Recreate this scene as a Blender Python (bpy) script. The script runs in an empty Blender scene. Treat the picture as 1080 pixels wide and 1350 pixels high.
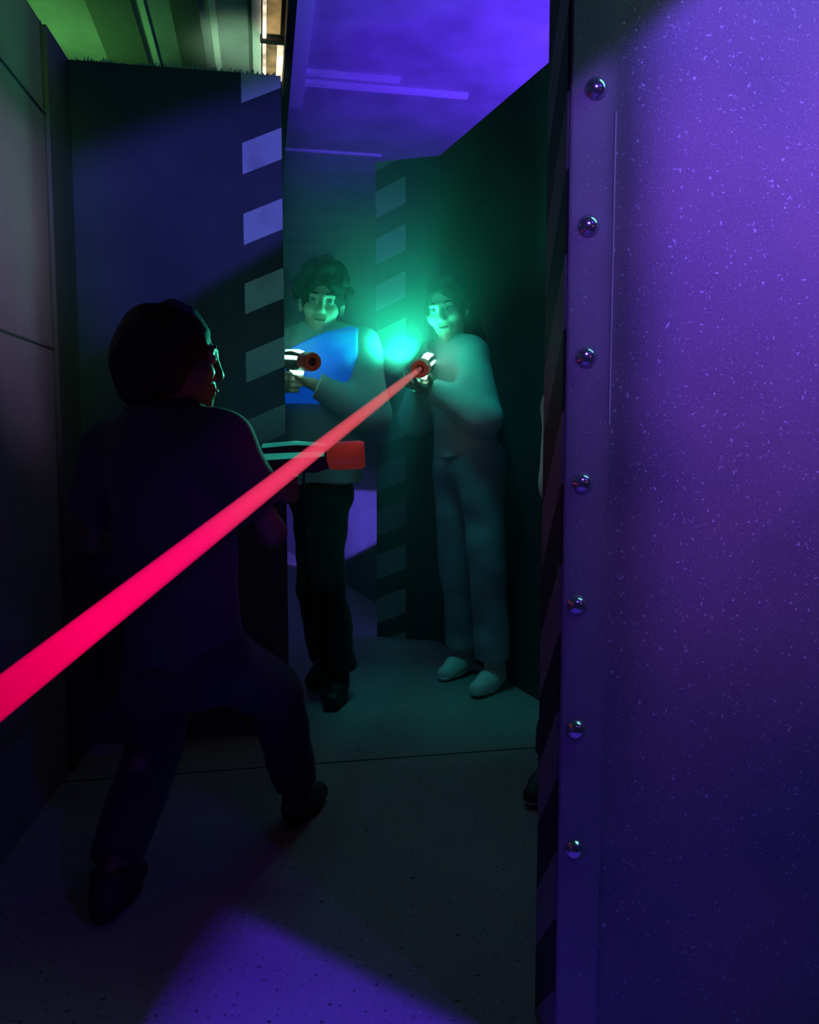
import bpy, bmesh, math, random
import numpy as np
from mathutils import Vector, Matrix

random.seed(4)
SC = bpy.context.scene
COL = SC.collection
V = Vector
F_PX, PITCH, CAM_H = 1040.0, math.radians(5.0), 1.0
CP, SP = math.cos(PITCH), math.sin(PITCH)
CAM = V((0, 0, CAM_H))

# ------------------------------------------------------------------ survey helpers
def ray(x, y):
    a, b = (x - 540) / F_PX, (675 - y) / F_PX
    return V((a, CP + b * SP, b * CP - SP))
def at(x, y, Y):                       # point at distance Y into the room
    d = ray(x, y)
    return CAM + d * (Y / d.y)
def atz(x, y, z):                      # point at height z
    d = ray(x, y)
    return CAM + d * ((z - CAM_H) / d.z)
def onpl(x, y, p, n):
    d = ray(x, y)
    return CAM + d * ((p - CAM).dot(n) / d.dot(n))

# ------------------------------------------------------------------ materials
def lin(c):
    return tuple(((v / 255) / 12.92 if v / 255 <= .04045 else ((v / 255 + .055) / 1.055) ** 2.4) for v in c)

class NT:
    def __init__(s, name):
        s.m = bpy.data.materials.new(name); s.m.use_nodes = True
        s.t = s.m.node_tree; s.b = s.t.nodes['Principled BSDF']; s.out = s.t.nodes['Material Output']
    def n(s, typ, **kw):
        q = s.t.nodes.new('ShaderNode' + typ)
        for k, v in kw.items():
            setattr(q, k, v)
        return q
    def l(s, a, b):
        s.t.links.new(a, b)
    def math(s, op, a, b=None, clamp=False):
        q = s.n('Math', operation=op); q.use_clamp = clamp
        for i, v in enumerate((a, b)):
            if v is None: continue
            if isinstance(v, (int, float)): q.inputs[i].default_value = v
            else: s.l(v, q.inputs[i])
        return q.outputs[0]
    def mix(s, fac, a, b):
        q = s.n('Mix', data_type='RGBA')
        for sock, v in ((q.inputs[0], fac), (q.inputs[6], a), (q.inputs[7], b)):
            if isinstance(v, (int, float)): sock.default_value = v
            elif isinstance(v, tuple): sock.default_value = (*v[:3], 1)
            else: s.l(v, sock)
        return q.outputs[2]
    def noise(s, scale, detail=3, vec=None, rough=.55):
        q = s.n('TexNoise'); q.inputs['Scale'].default_value = scale
        q.inputs['Detail'].default_value = detail; q.inputs['Roughness'].default_value = rough
        if vec is None:
            vec = s.n('TexCoord').outputs['Object']
        s.l(vec, q.inputs['Vector'])
        return q.outputs['Fac']
    def ramp(s, v, lo, hi):
        q = s.n('MapRange'); q.inputs[1].default_value = lo; q.inputs[2].default_value = hi
        s.l(v, q.inputs[0]); return q.outputs[0]
    def bump(s, h, strength=.3, dist=.01):
        q = s.n('Bump'); q.inputs['Strength'].default_value = strength; q.inputs['Distance'].default_value = dist
        s.l(h, q.inputs['Height']); s.l(q.outputs[0], s.b.inputs['Normal'])
    def base(s, v):
        if isinstance(v, tuple): s.b.inputs['Base Color'].default_value = (*v, 1)
        else: s.l(v, s.b.inputs['Base Color'])

def simple(name, col, rough=.6, metal=0, nscale=60, namp=.25, bump=.15, spec=.5):
    k = NT(name)
    f = k.noise(nscale)
    k.base(k.mix(f, tuple(c * (1 - namp) for c in col), tuple(min(1, c * (1 + namp)) for c in col)))
    k.b.inputs['Roughness'].default_value = rough; k.b.inputs['Metallic'].default_value = metal
    k.b.inputs['Specular IOR Level'].default_value = spec
    if bump: k.bump(f, bump, .004)
    return k.m

def glow(name, col, strength, base=(.05, .05, .05)):
    k = NT(name); k.base(base)
    n = k.noise(5, 2)
    k.b.inputs['Emission Color'].default_value = (*col, 1)
    k.l(k.math('MULTIPLY', k.ramp(n, .2, .9), strength), k.b.inputs['Emission Strength'])
    k.b.inputs['Roughness'].default_value = .3
    return k.m

def panel_mat(name, dark, speck, amount=.69, blot=None, stripe=None, rough=.7, bumpk=.25, spec=.3, fade=0):
    """dusty painted board; stripe=(axis origin, axis x vector, z0, slope, pitch, width, x range, light colour)"""
    k = NT(name)
    co = k.n('TexCoord').outputs['Object']
    base = k.mix(k.ramp(k.noise(3.0, 4, co), .3, .75), tuple(c * .75 for c in dark), tuple(c * 1.2 for c in dark))
    if blot:
        base = k.mix(k.ramp(k.noise(2.2, 3, co), .42, .7), base, blot)
    if stripe:
        o, ax, z0, slope, pitch, width, x0, x1, colr = stripe
        sx = k.n('VectorMath', operation='SUBTRACT'); k.l(co, sx.inputs[0]); sx.inputs[1].default_value = o
        dt = k.n('VectorMath', operation='DOT_PRODUCT'); k.l(sx.outputs[0], dt.inputs[0]); dt.inputs[1].default_value = ax
        xx = dt.outputs['Value']
        sep = k.n('SeparateXYZ'); k.l(co, sep.inputs[0])
        zz = k.math('SUBTRACT', k.math('SUBTRACT', sep.outputs[2], z0), k.math('MULTIPLY', xx, slope))
        fr = k.math('MULTIPLY', k.math('FRACT', k.math('DIVIDE', zz, pitch)), pitch)
        msk = k.math('LESS_THAN', fr, width)
        msk = k.math('MULTIPLY', msk, k.math('GREATER_THAN', xx, x0))
        msk = k.math('MULTIPLY', msk, k.math('LESS_THAN', xx, x1))
        if fade: msk = k.math('MULTIPLY', msk, k.ramp(sep.outputs[2], fade - .35, fade + .25))  # stripes dim downwards: shade put into the paint
        wear = k.mix(k.ramp(k.noise(9, 4, co), .25, .5), tuple(c * .72 for c in colr), colr)
        base = k.mix(msk, base, wear)
    s1 = k.ramp(k.noise(150, 2, co, .7), amount, amount + .05)
    s2 = k.ramp(k.noise(420, 1, co, .6), amount - .01, amount + .05)
    base = k.mix(k.math('MAXIMUM', s1, k.math('MULTIPLY', s2, .6)), base, speck)
    k.base(base)
    k.b.inputs['Roughness'].default_value = rough
    k.b.inputs['Specular IOR Level'].default_value = spec
    k.bump(k.noise(240, 3, co), bumpk, .002)
    return k.m

# ------------------------------------------------------------------ object helpers
def tag(o, label=None, cat=None, group=None, kind=None):
    if label: o['label'] = label
    if cat: o['category'] = cat
    if group: o['group'] = group
    if kind: o['kind'] = kind
    return o
def empty(name, loc):
    o = bpy.data.objects.new(name, None); o.location = loc; o.empty_display_size = .05
    COL.objects.link(o); return o
def link(name, me, mat, parent=None, loc=None):
    o = bpy.data.objects.new(name, me); COL.objects.link(o)
    if mat: me.materials.append(mat)
    if parent: o.parent = parent
    if loc is not None: o.location = loc
    return o
def bm_obj(name, bm, mat, parent=None, loc=None, smooth=False, bevel=0):
    if bevel:
        bmesh.ops.bevel(bm, geom=bm.edges[:], offset=bevel, segments=2, affect='EDGES', clamp_overlap=True)
    bmesh.ops.recalc_face_normals(bm, faces=bm.faces[:])
    me = bpy.data.meshes.new(name); bm.to_mesh(me); bm.free()
    if smooth:
        for p in me.polygons: p.use_smooth = True
    return link(name, me, mat, parent, loc)
def box_pts(bm, lo, hi, mtx=None):
    g = bmesh.ops.create_cube(bm, size=1)
    for v in g['verts']:
        v.co = V([lo[i] + (v.co[i] + .5) * (hi[i] - lo[i]) for i in range(3)])
        if mtx: v.co = mtx @ v.co
    return g['verts']
def slab(bm, a, b, z0, z1, thick, back):
    """upright board: front bottom line a-b (xy), thickness pushed towards direction back"""
    a, b, back = V((a[0], a[1], 0)), V((b[0], b[1], 0)), V((back[0], back[1], 0)).normalized() * thick
    vs = [bm.verts.new(p) for p in (a + V((0, 0, z0)), b + V((0, 0, z0)), b + back + V((0, 0, z0)), a + back + V((0, 0, z0)),
                                    a + V((0, 0, z1)), b + V((0, 0, z1)), b + back + V((0, 0, z1)), a + back + V((0, 0, z1)))]
    for f in ((0, 3, 2, 1), (4, 5, 6, 7), (0, 1, 5, 4), (1, 2, 6, 5), (2, 3, 7, 6), (3, 0, 4, 7)):
        bm.faces.new([vs[i] for i in f])
def prism(bm, prof, x0, x1, mtx=None):
    """(y,z) outline extruded along x"""
    a = [bm.verts.new((x0, y, z)) for y, z in prof]; b = [bm.verts.new((x1, y, z)) for y, z in prof]
    n = len(prof)
    bm.faces.new(a[::-1]); bm.faces.new(b)
    for i in range(n):
        bm.faces.new((a[i], a[(i + 1) % n], b[(i + 1) % n], b[i]))
    if mtx:
        for v in a + b: v.co = mtx @ v.co
def lathe(bm, prof, mtx, seg=24):
    """(r, h) profile turned about local y"""
    rings = []
    for r, h in prof:
        rings.append([bm.verts.new(mtx @ V((r * math.cos(t), h, r * math.sin(t)))) for t in [2 * math.pi * i / seg for i in range(seg)]])
    for r0, r1 in zip(rings, rings[1:]):
        for i in range(seg):
            bm.faces.new((r0[i], r0[(i + 1) % seg], r1[(i + 1) % seg], r1[i]))
    bm.faces.new(rings[0][::-1]); bm.faces.new(rings[-1])
def frame(o, fwd, up=V((0, 0, 1))):
    """matrix with columns right, fwd, up"""
    f = fwd.normalized(); r = f.cross(up).normalized(); u = r.cross(f)
    return Matrix(((r.x, f.x, u.x, o.x), (r.y, f.y, u.y, o.y), (r.z, f.z, u.z, o.z), (0, 0, 0, 1)))

# ------------------------------------------------------------------ organic surfaces (distance field -> one mesh)
class Field:
    def __init__(s, lo, hi, h):
        s.lo = np.array(lo, float) - .03; s.h = h
        s.n = np.ceil((np.array(hi, float) + .03 - s.lo) / h).astype(int) + 1
        s.ax = [s.lo[i] + h * np.arange(s.n[i]) for i in range(3)]
        s.f = np.full(s.n, .2, np.float32)
    def sub(s, lo, hi):
        i0 = np.maximum(np.floor((np.array(lo) - s.lo) / s.h).astype(int), 0)
        i1 = np.minimum(np.ceil((np.array(hi) - s.lo) / s.h).astype(int) + 1, s.n)
        if (i1 <= i0).any(): return None
        sl = tuple(slice(a, b) for a, b in zip(i0, i1))
        P = [s.ax[0][sl[0]][:, None, None], s.ax[1][sl[1]][None, :, None], s.ax[2][sl[2]][None, None, :]]
        return sl, P
    def put(s, sl, d, k, op):
        f = s.f[sl]; d = d.astype(np.float32)
        if op == 'u':
            s.f[sl] = np.minimum(f, d) - np.maximum(k - np.abs(f - d), 0) ** 2 / (4 * k)
        else:
            d = -d
            s.f[sl] = np.maximum(f, d) + np.maximum(k - np.abs(f - d), 0) ** 2 / (4 * k)
    def cone(s, a, b, ra, rb, k=.02, cut=(), op='u', fr=None, fy=1.0):
        a, b = np.array(a, float), np.array(b, float)
        m = max(ra, rb) + k + 3 * s.h
        g = s.sub(np.minimum(a, b) - m, np.maximum(a, b) + m)
        if g is None: return
        sl, P = g
        Q = [P[i] - a[i] for i in range(3)]; ab = b - a
        if fr is not None:                      # flattened along frame's y axis
            Rm = np.array(fr)
            Q = [Q[0] * Rm[0, j] + Q[1] * Rm[1, j] + Q[2] * Rm[2, j] for j in range(3)]
            ab = ab @ Rm
            Q[1] = Q[1] / fy; ab = ab * np.array((1, 1 / fy, 1))
        t = np.clip((Q[0] * ab[0] + Q[1] * ab[1] + Q[2] * ab[2]) / max(1e-9, ab @ ab), 0, 1)
        d = np.sqrt((Q[0] - t * ab[0]) ** 2 + (Q[1] - t * ab[1]) ** 2 + (Q[2] - t * ab[2]) ** 2) - (ra + (rb - ra) * t)
        if fr is not None: d = d * (.5 + .5 * fy)
        for p, n in cut:
            d = np.maximum(d, (P[0] - p[0]) * n[0] + (P[1] - p[1]) * n[1] + (P[2] - p[2]) * n[2])
        s.put(sl, d, k, op)
    def ell(s, c, r, R, k=.015, op='u', cut=()):
        c = np.array(c, float); m = max(r) + k + 3 * s.h
        g = s.sub(c - m, c + m)
        if g is None: return
        sl, P = g
        R = np.array(R); Q = [P[i] - c[i] for i in range(3)]
        L = [(Q[0] * R[0, j] + Q[1] * R[1, j] + Q[2] * R[2, j]) / r[j] for j in range(3)]
        q = np.sqrt(L[0] ** 2 + L[1] ** 2 + L[2] ** 2)
        g2 = np.sqrt(sum((L[j] / r[j]) ** 2 for j in range(3))) + 1e-6
        d = q * (q - 1) / g2
        for p, n in cut:
            d = np.maximum(d, (P[0] - p[0]) * n[0] + (P[1] - p[1]) * n[1] + (P[2] - p[2]) * n[2])
        s.put(sl, d, k, op)
    def wrinkle(s, amp, freq, seed=0, flat=(1, 1, 1)):
        rs = np.random.RandomState(seed)
        X, Y, Z = s.ax[0][:, None, None], s.ax[1][None, :, None], s.ax[2][None, None, :]
        w = np.zeros(s.n, np.float32)
        for i in range(5):
            v = rs.normal(size=3) * np.array(flat); v = v / np.linalg.norm(v) * freq * (.6 + .9 * rs.rand())
            w += np.sin(X * v[0] + Y * v[1] + Z * v[2] + 1.5 * np.sin(Z * freq * .4 + i) + rs.rand() * 6).astype(np.float32)
        s.f += amp * w / 2.2
    def mesh(s, name):
        f = s.f
        f[0] = f[-1] = .1; f[:, 0] = f[:, -1] = .1; f[:, :, 0] = f[:, :, -1] = .1
        ins = f < 0
        n = s.n - 1
        cnt = np.zeros(n, np.int8)
        C = [(i, j, k) for i in (0, 1) for j in (0, 1) for k in (0, 1)]
        for c in C:
            cnt += ins[c[0]:n[0] + c[0], c[1]:n[1] + c[1], c[2]:n[2] + c[2]]
        act = (cnt > 0) & (cnt < 8)
        idx = np.argwhere(act)
        vid = np.full(n, -1, np.int64); vid[act] = np.arange(len(idx))
        acc = np.zeros((len(idx), 3)); num = np.zeros(len(idx))
        for c in C:
            for a in range(3):
                if c[a]: continue
                e = list(c); e[a] = 1
                f0 = f[idx[:, 0] + c[0], idx[:, 1] + c[1], idx[:, 2] + c[2]]
                f1 = f[idx[:, 0] + e[0], idx[:, 1] + e[1], idx[:, 2] + e[2]]
                m = (f0 < 0) != (f1 < 0)
                t = np.where(m, f0 / np.where(m, f0 - f1, 1), 0)
                p = np.tile(np.array(c, float), (len(idx), 1)); p[:, a] += t
                acc += p * m[:, None]; num += m
        co = s.lo + s.h * (idx + acc / num[:, None])
        quads = []
        for a in range(3):
            b, c = (a + 1) % 3, (a + 2) % 3
            sl0 = [slice(1, None)] * 3; sl0[a] = slice(0, n[a])
            i0 = [slice(1, n[q]) for q in range(3)]; i0[a] = slice(0, n[a])
            i1 = list(i0); i1[a] = slice(1, n[a] + 1)
            A, B = ins[tuple(i0)], ins[tuple(i1)]
            for flag, cells in ((A & ~B, 1), (~A & B, -1)):
                q = np.argwhere(flag)
                if not len(q): continue
                o = np.ones(3, int); o[a] = 0
                q = q + o
                def cell(db, dc):
                    r = q.copy(); r[:, b] += db; r[:, c] += dc
                    return vid[r[:, 0], r[:, 1], r[:, 2]]
                Q = np.stack([cell(-1, -1), cell(0, -1), cell(0, 0), cell(-1, 0)], 1)
                quads.append(Q if cells == 1 else Q[:, ::-1])
        Q = np.concatenate(quads); Q = Q[(Q >= 0).all(1)]
        me = bpy.data.meshes.new(name)
        me.vertices.add(len(co)); me.vertices.foreach_set('co', co.astype(np.float32).ravel())
        me.loops.add(Q.size); me.loops.foreach_set('vertex_index', Q.ravel().astype(np.int32))
        me.polygons.add(len(Q)); me.polygons.foreach_set('loop_start', np.arange(0, Q.size, 4, dtype=np.int32))
        me.polygons.foreach_set('use_smooth', np.ones(len(Q), bool))
        me.update(calc_edges=True); me.validate()
        return me

def ik(a, c, l1, l2, pole):
    d = c - a; L = min(d.length, (l1 + l2) * .999); u = d.normalized()
    x = (l1 * l1 - l2 * l2 + L * L) / (2 * L); h = math.sqrt(max(0, l1 * l1 - x * x))
    p = pole - u * pole.dot(u)
    return a + u * x + p.normalized() * h

# ------------------------------------------------------------------ people
def person(name, label, sp, M, group=None):
    s = sp['s']; pel, nek = sp['pelvis'], sp['neck']
    up = (nek - pel).normalized(); fw = sp['fwd']; rt = fw.cross(up).normalized(); fw = up.cross(rt)
    TF = Matrix((rt, fw, up)).transposed()
    sw = sp.get('sw', .165) * s
    SH = {q: nek + rt * (q * sw) - up * .035 * s + sp.get('shoff', {}).get(q, V((0, 0, 0))) for q in (-1, 1)}
    HP = {q: pel + rt * (q * sp.get('hipw', .088) * s) - up * .01 for q in (-1, 1)}
    EL, WR = {}, {}
    for q in (-1, 1):
        w, pole = sp['arm'][q]
        d = w - SH[q]; mx = (.275 + .25) * s * .985
        if d.length > mx: w = SH[q] + d.normalized() * mx
        WR[q] = w; EL[q] = ik(SH[q], w, .275 * s, .25 * s, pole)
    KN, AN, TO = {}, {}, {}
    for q in (-1, 1):
        a, pole, toe = sp['leg'][q]
        AN[q] = a; KN[q] = ik(HP[q], a, .42 * s, .41 * s, pole); TO[q] = toe.normalized()
    hc, hf, hu = sp['head']; hs = sp.get('hs', s)
    hf = hf.normalized(); hr = hf.cross(hu).normalized(); hu = hr.cross(hf)
    HR = Matrix((hr, hf, hu)).transposed()
    hp = lambda x, y, z: hc + hs * (hr * x + hf * y + hu * z)
    allp = [hc, pel, nek] + [d[q] for d in (SH, HP, EL, WR, KN, AN) for q in (-1, 1)] + [AN[q] + TO[q] * .2 * s for q in (-1, 1)]
    lo = [min(p[i] for p in allp) - .2 * s for i in range(3)]; hi = [max(p[i] for p in allp) + .2 * s for i in range(3)]
    lo[2] = max(lo[2], -.01)
    root = empty(name, V((pel.x, pel.y, 0)))
    tag(root, label, 'person', group)
    org = -root.location
    def emit(F, nm, mat, par=root):
        me = F.mesh(nm); me.transform(Matrix.Translation(org))
        return link(nm, me, mat, par)
    h = sp.get('h', .006)
    # ---- body: a single surface from skull to feet, hands included
    B = Field(lo, hi, h)
    B.cone(pel + up * .02, nek - up * .10 * s, .125 * s, (sp.get('chest', .150) - .015) * s, .03, fr=TF, fy=.68)
    B.cone(SH[-1] - up * .02 * s, SH[1] - up * .02 * s, .05 * s, .05 * s, .05)
    B.cone(HP[-1], HP[1], .09 * s, .09 * s, .04)
    B.cone(nek - up * .05 * s, hp(0, -.02, -.05), .058 * s, .05 * hs, .03)
    for q in (-1, 1):
        B.cone(SH[q], EL[q], .048 * s, .036 * s, .02); B.cone(EL[q], WR[q], .038 * s, .024 * s, .015)
        B.cone(HP[q], KN[q], .082 * s, .054 * s, .03); B.cone(KN[q], AN[q], .056 * s, .036 * s, .02)
        calf = KN[q].lerp(AN[q], .32) - TO[q] * .015 * s
        B.ell(calf, (.05 * s, .05 * s, .1 * s), np.eye(3), .03)
        B.cone(AN[q] - V((0, 0, .048 * s)), AN[q] - V((0, 0, .058 * s)) + TO[q] * .12 * s, .026 * s, .018 * s, .012)
    # head
    B.ell(hp(0, -.012, .028), (.074 * hs, .094 * hs, .092 * hs), HR, .02)
    B.ell(hp(0, .022, -.05), (.056 * hs, .066 * hs, .062 * hs), HR, .025)
    B.cone(hp(0, .066, -.098), hp(0, .068, -.094), .019 * hs, .019 * hs, .025)
    for q in (-1, 1):
        B.ell(hp(q * .040, .062, -.022), (.026 * hs, .024 * hs, .024 * hs), HR, .02)
        B.cone(hp(q * .012, .082, .030), hp(q * .040, .074, .030), .011 * hs, .010 * hs, .014)
        B.ell(hp(q * .032, .098, .010), (.019 * hs, .017 * hs, .013 * hs), HR, .010, op='s')
        B.ell(hp(q * .0325, .080, .012), (.017 * hs, .008 * hs, .007 * hs), HR, .004)
        B.ell(hp(q * .078, -.012, -.002), (.012 * hs, .021 * hs, .033 * hs), HR, .006)
        B.cone(hp(q * .010, .096, -.026), hp(q * .010, .092, -.025), .009 * hs, .008 * hs, .006)
    nz = sp.get('nose', .108)
    B.cone(hp(0, .086, .018), hp(0, nz, -.022), .009 * hs, .013 * hs, .012)
    B.cone(hp(-.020, .084, -.052), hp(.020, .084, -.052), .009 * hs, .009 * hs, .008)
    B.cone(hp(-.017, .082, -.066), hp(.017, .082, -.066), .010 * hs, .010 * hs, .008)
    B.cone(hp(-.019, .097, -.0585), hp(.019, .097, -.0585), .0035 * hs, .0035 * hs, .003, op='s')
    # hands
    for q in (-1, 1):
        kind = sp['hand'][q]
        W = WR[q]
        if kind[0] == 'grip':                     # fist closed round a pistol grip
            G, sd = kind[1], kind[2] * s
            O = G @ V((0, 0, 0)); r, g, u = (G.col[i].to_3d() for i in range(3))
            r = r * q
            ks = [O + r * .026 * s + g * .014 * s - u * (.020 + .020 * i) * s for i in range(4)]
            for i, k0 in enumerate(ks):
                B.cone(W, k0, .019 * s, .0115 * s, .008)
                L = (1.0, 1.08, 1.0, .82)[i] * s
                p1 = k0 + g * .024 * L - r * .010 * L; p2 = p1 - r * .036 * L - g * .002 * L; p3 = p2 - g * .022 * L + r * .004 * L
                B.cone(k0, p1, .0102 * s, .0092 * s, .004); B.cone(p1, p2, .0092 * s, .0085 * s, .003); B.cone(p2, p3, .0085 * s, .0075 * s, .003)
            t0 = O + r * .016 * s - g * .036 * s - u * .034 * s; t1 = O - r * .012 * s - g * .030 * s - u * .016 * s; t2 = O - r * .028 * s + g * .006 * s - u * .012 * s
            B.cone(W, t0, .018 * s, .015 * s, .01); B.cone(t0, t1, .013 * s, .0105 * s, .006); B.cone(t1, t2, .0105 * s, .008 * s, .004)
        else:                                     # relaxed or cupping hand: dir, palm normal, curl
            d, nn, curl = kind[1].normalized(), kind[2].normalized(), kind[3]
            sx = d.cross(nn).normalized() * q
            for i in range(4):
                k0 = W + d * (.088, .092, .088, .080)[i] * s + sx * (.030 - .020 * i) * s
                B.cone(W + sx * (.012 - .008 * i) * s, k0, .016 * s, .0115 * s, .008)
                p, a = k0, .25 * curl
                L = (.95, 1.05, .98, .78)[i] * s
                for j, sl in enumerate((.042, .027, .021)):
                    dr = d * math.cos(a) + nn * math.sin(a) + sx * (.10 - .07 * i)
                    p2 = p + dr.normalized() * sl * L
                    B.cone(p, p2, (.0098, .0088, .008)[j] * s, (.0088, .008, .0068)[j] * s, .003)
                    p = p2; a += curl
            t0 = W + d * .030 * s + sx * .026 * s + nn * .010 * s
            t1 = t0 + (d * .6 + sx * .7 + nn * .35).normalized() * .036 * s; t2 = t1 + (d * .85 + sx * .2 + nn * .5).normalized() * .030 * s
            B.cone(W, t0, .018 * s, .014 * s, .01); B.cone(t0, t1, .0125 * s, .0105 * s, .006); B.cone(t1, t2, .0105 * s, .0078 * s, .004)
    body = emit(B, 'body', M['skin'])
    # eyes and lips
    for q in (-1, 1):
        bm = bmesh.new(); bmesh.ops.create_uvsphere(bm, u_segments=16, v_segments=10, radius=.0125 * hs)
        for v in bm.verts: v.co = v.co + hp(q * .032, .0775, .010) + org
        e = bm_obj('eye', bm, M['eye'], root, smooth=True)
        bm = bmesh.new(); bmesh.ops.create_uvsphere(bm, u_segments=12, v_segments=8, radius=.0062 * hs)
        for v in bm.verts: v.co = v.co + hp(q * .032 + sp.get('gaze', 0), .0842, .010) + org
        bm_obj('iris', bm, M['iris'], e, smooth=True)
    FF = Field([hc[i] - .16 * hs for i in range(3)], [hc[i] + .16 * hs for i in range(3)], .003)
    for q in (-1, 1):
        FF.cone(hp(0, .0955, -.0590), hp(q * .014, .0935, -.0580), .0040 * hs, .0036 * hs, .003); FF.cone(hp(q * .014, .0935, -.0580), hp(q * .026, .0850, -.0535), .0036 * hs, .0026 * hs, .003)
    emit(FF, 'lips', MAT['lips'])
    for q in (-1, 1):
        FF = Field([hc[i] - .16 * hs for i in range(3)], [hc[i] + .16 * hs for i in range(3)], .003)
        FF.cone(hp(q * .016, .0885, .034), hp(q * .034, .0840, .039), .0042 * hs, .0042 * hs, .003); FF.cone(hp(q * .034, .0840, .039), hp(q * .050, .0735, .033), .0042 * hs, .0028 * hs, .003)
        emit(FF, 'eyebrow', M['hair'])
    # ---- upper garment
    ez = sp.get('ease', .02) * s
    T = Field(lo, hi, h)
    hem = pel + up * sp.get('hem', .0) * s
    T.cone(pel + up * (-.06 + sp.get('hem', 0)) * s, nek - up * .11 * s, .140 * s + ez * 1.2, sp.get('chest', .150) * s + ez, .03, fr=TF, fy=.70, cut=[(hem, -up)])
    T.cone(SH[-1] - up * .012 * s, SH[1] - up * .012 * s, .054 * s + ez * .5, .054 * s + ez * .5, .06)
    T.cone(nek - up * .05 * s, nek + up * .018 * s - fw * .01, .068 * s + ez * .5, .058 * s + ez * .3, .05, cut=[(nek + up * .012 * s, up)])
    for q in (-1, 1):
        sl = sp.get('sleeve', 1.0)
        if sl < 1:
            e = SH[q].lerp(EL[q], sl)
            T.cone(SH[q], e, .062 * s + ez * .7, .058 * s + ez, .03, cut=[(e, (e - SH[q]).normalized())])
        else:
            T.cone(SH[q], EL[q], .058 * s + ez * .8, .048 * s + ez, .03)
            c = EL[q].lerp(WR[q], .93)
            T.cone(EL[q], c, .048 * s + ez, .033 * s + ez * .55, .03, cut=[(c, (c - EL[q]).normalized())])
    T.wrinkle(sp.get('fold', .003), 38, sp.get('seed', 1), (1, 1, .6))
    top = emit(T, sp.get('top', 'shirt'), M['top'])
    # ---- trousers
    P = Field(lo, hi, h); ze = sp.get('tease', .022) * s; fl = sp.get('flare', .0) * s
    P.cone(pel - up * .01, pel + up * .075 * s, .142 * s, .138 * s, .02, fr=TF, fy=.72, cut=[(pel + up * .085 * s, up)])
    for q in (-1, 1):
        P.cone(HP[q], KN[q], .090 * s + ze * .6, .060 * s + ze, .03)
        e = AN[q] + (KN[q] - AN[q]).normalized() * .045 * s
        P.cone(KN[q], e, .060 * s + ze, .048 * s + ze + fl, .02, cut=[(e, (e - KN[q]).normalized())])
    P.wrinkle(sp.get('fold', .003) * 1.1, 30, sp.get('seed', 1) + 5, (1, 1, .8))
    emit(P, 'trousers', M['legs'])
    # ---- shoes
    for q in (-1, 1):
        t = TO[q]; sd = t.cross(V((0, 0, 1))).normalized(); upv = sd.cross(t).normalized()
        SF = Matrix((sd, t, upv)).transposed()
        S = Field([min(AN[q][i], AN[q][i] + .2 * s * t[i]) - .1 for i in range(3)], [max(AN[q][i], AN[q][i] + .2 * s * t[i]) + .1 for i in range(3)], .005)
        b = AN[q] - upv * .052 * s
        S.cone(b - t * .03 * s, b + t * .07 * s, .040 * s, .046 * s, .02); S.cone(b + t * .05 * s - upv * .004, b + t * .145 * s - upv * .010 * s, .044 * s, .036 * s, .02)
        bh = sp.get('boot', .03) * s
        S.cone(AN[q] - upv * .03 * s - t * .008 * s, AN[q] + upv * bh - t * .008 * s, .046 * s, .048 * s, .02, cut=[(AN[q] + upv * bh, upv)])
        so = b - upv * .026 * s
        g = S.sub(S.lo, S.lo + S.h * S.n); sl, Pt = g
        dd = -((Pt[0] - so.x) * upv.x + (Pt[1] - so.y) * upv.y + (Pt[2] - so.z) * upv.z)
        S.f = np.maximum(S.f, dd.astype(np.float32))
        sh = emit(S, 'boot' if sp.get('boot', .03) > .06 else 'shoe', M['shoe'])
        S2 = Field(S.lo, S.lo + S.h * S.n, .005)
        S2.cone(b - t * .032 * s, b + t * .07 * s, .045 * s, .050 * s, .02); S2.cone(b + t * .05 * s, b + t * .15 * s, .048 * s, .040 * s, .02)
        d1 = (Pt[0] - so.x) * upv.x + (Pt[1] - so.y) * upv.y + (Pt[2] - so.z) * upv.z
        gg = S2.sub(S2.lo, S2.lo + S2.h * S2.n); Pt = gg[1]
        d1 = (Pt[0] - so.x) * upv.x + (Pt[1] - so.y) * upv.y + (Pt[2] - so.z) * upv.z
        S2.f = np.maximum(S2.f, np.abs(d1 + .006 * s).astype(np.float32) - .013 * s)
        emit(S2, 'sole', M['sole'], sh)
        if sp.get('laces'):
            bm = bmesh.new()
            for j in range(4):
                c = b + t * (.045 + .02 * j) * s + upv * (.047 - .006 * j) * s + org
                box_pts(bm, (-.026 * s, -.004, -.003), (.026 * s, .004, .003), Matrix.Translation(c) @ SF.to_4x4())
            bm_obj('laces', bm, M['lace'], sh, bevel=.001)
    # ---- hair
    Hf = Field([hc[i] - .45 * hs for i in range(3)], [hc[i] + .26 * hs for i in range(3)], .005)
    sp['hair'](Hf, hp, HR, hs, hf, hu, hr)
    emit(Hf, 'hair', M['hair'])
    return root, dict(SH=SH, EL=EL, WR=WR, up=up, fw=fw, rt=rt, pel=pel, nek=nek, TF=TF, org=org, lo=lo, hi=hi, emit=emit, h=h)

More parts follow.
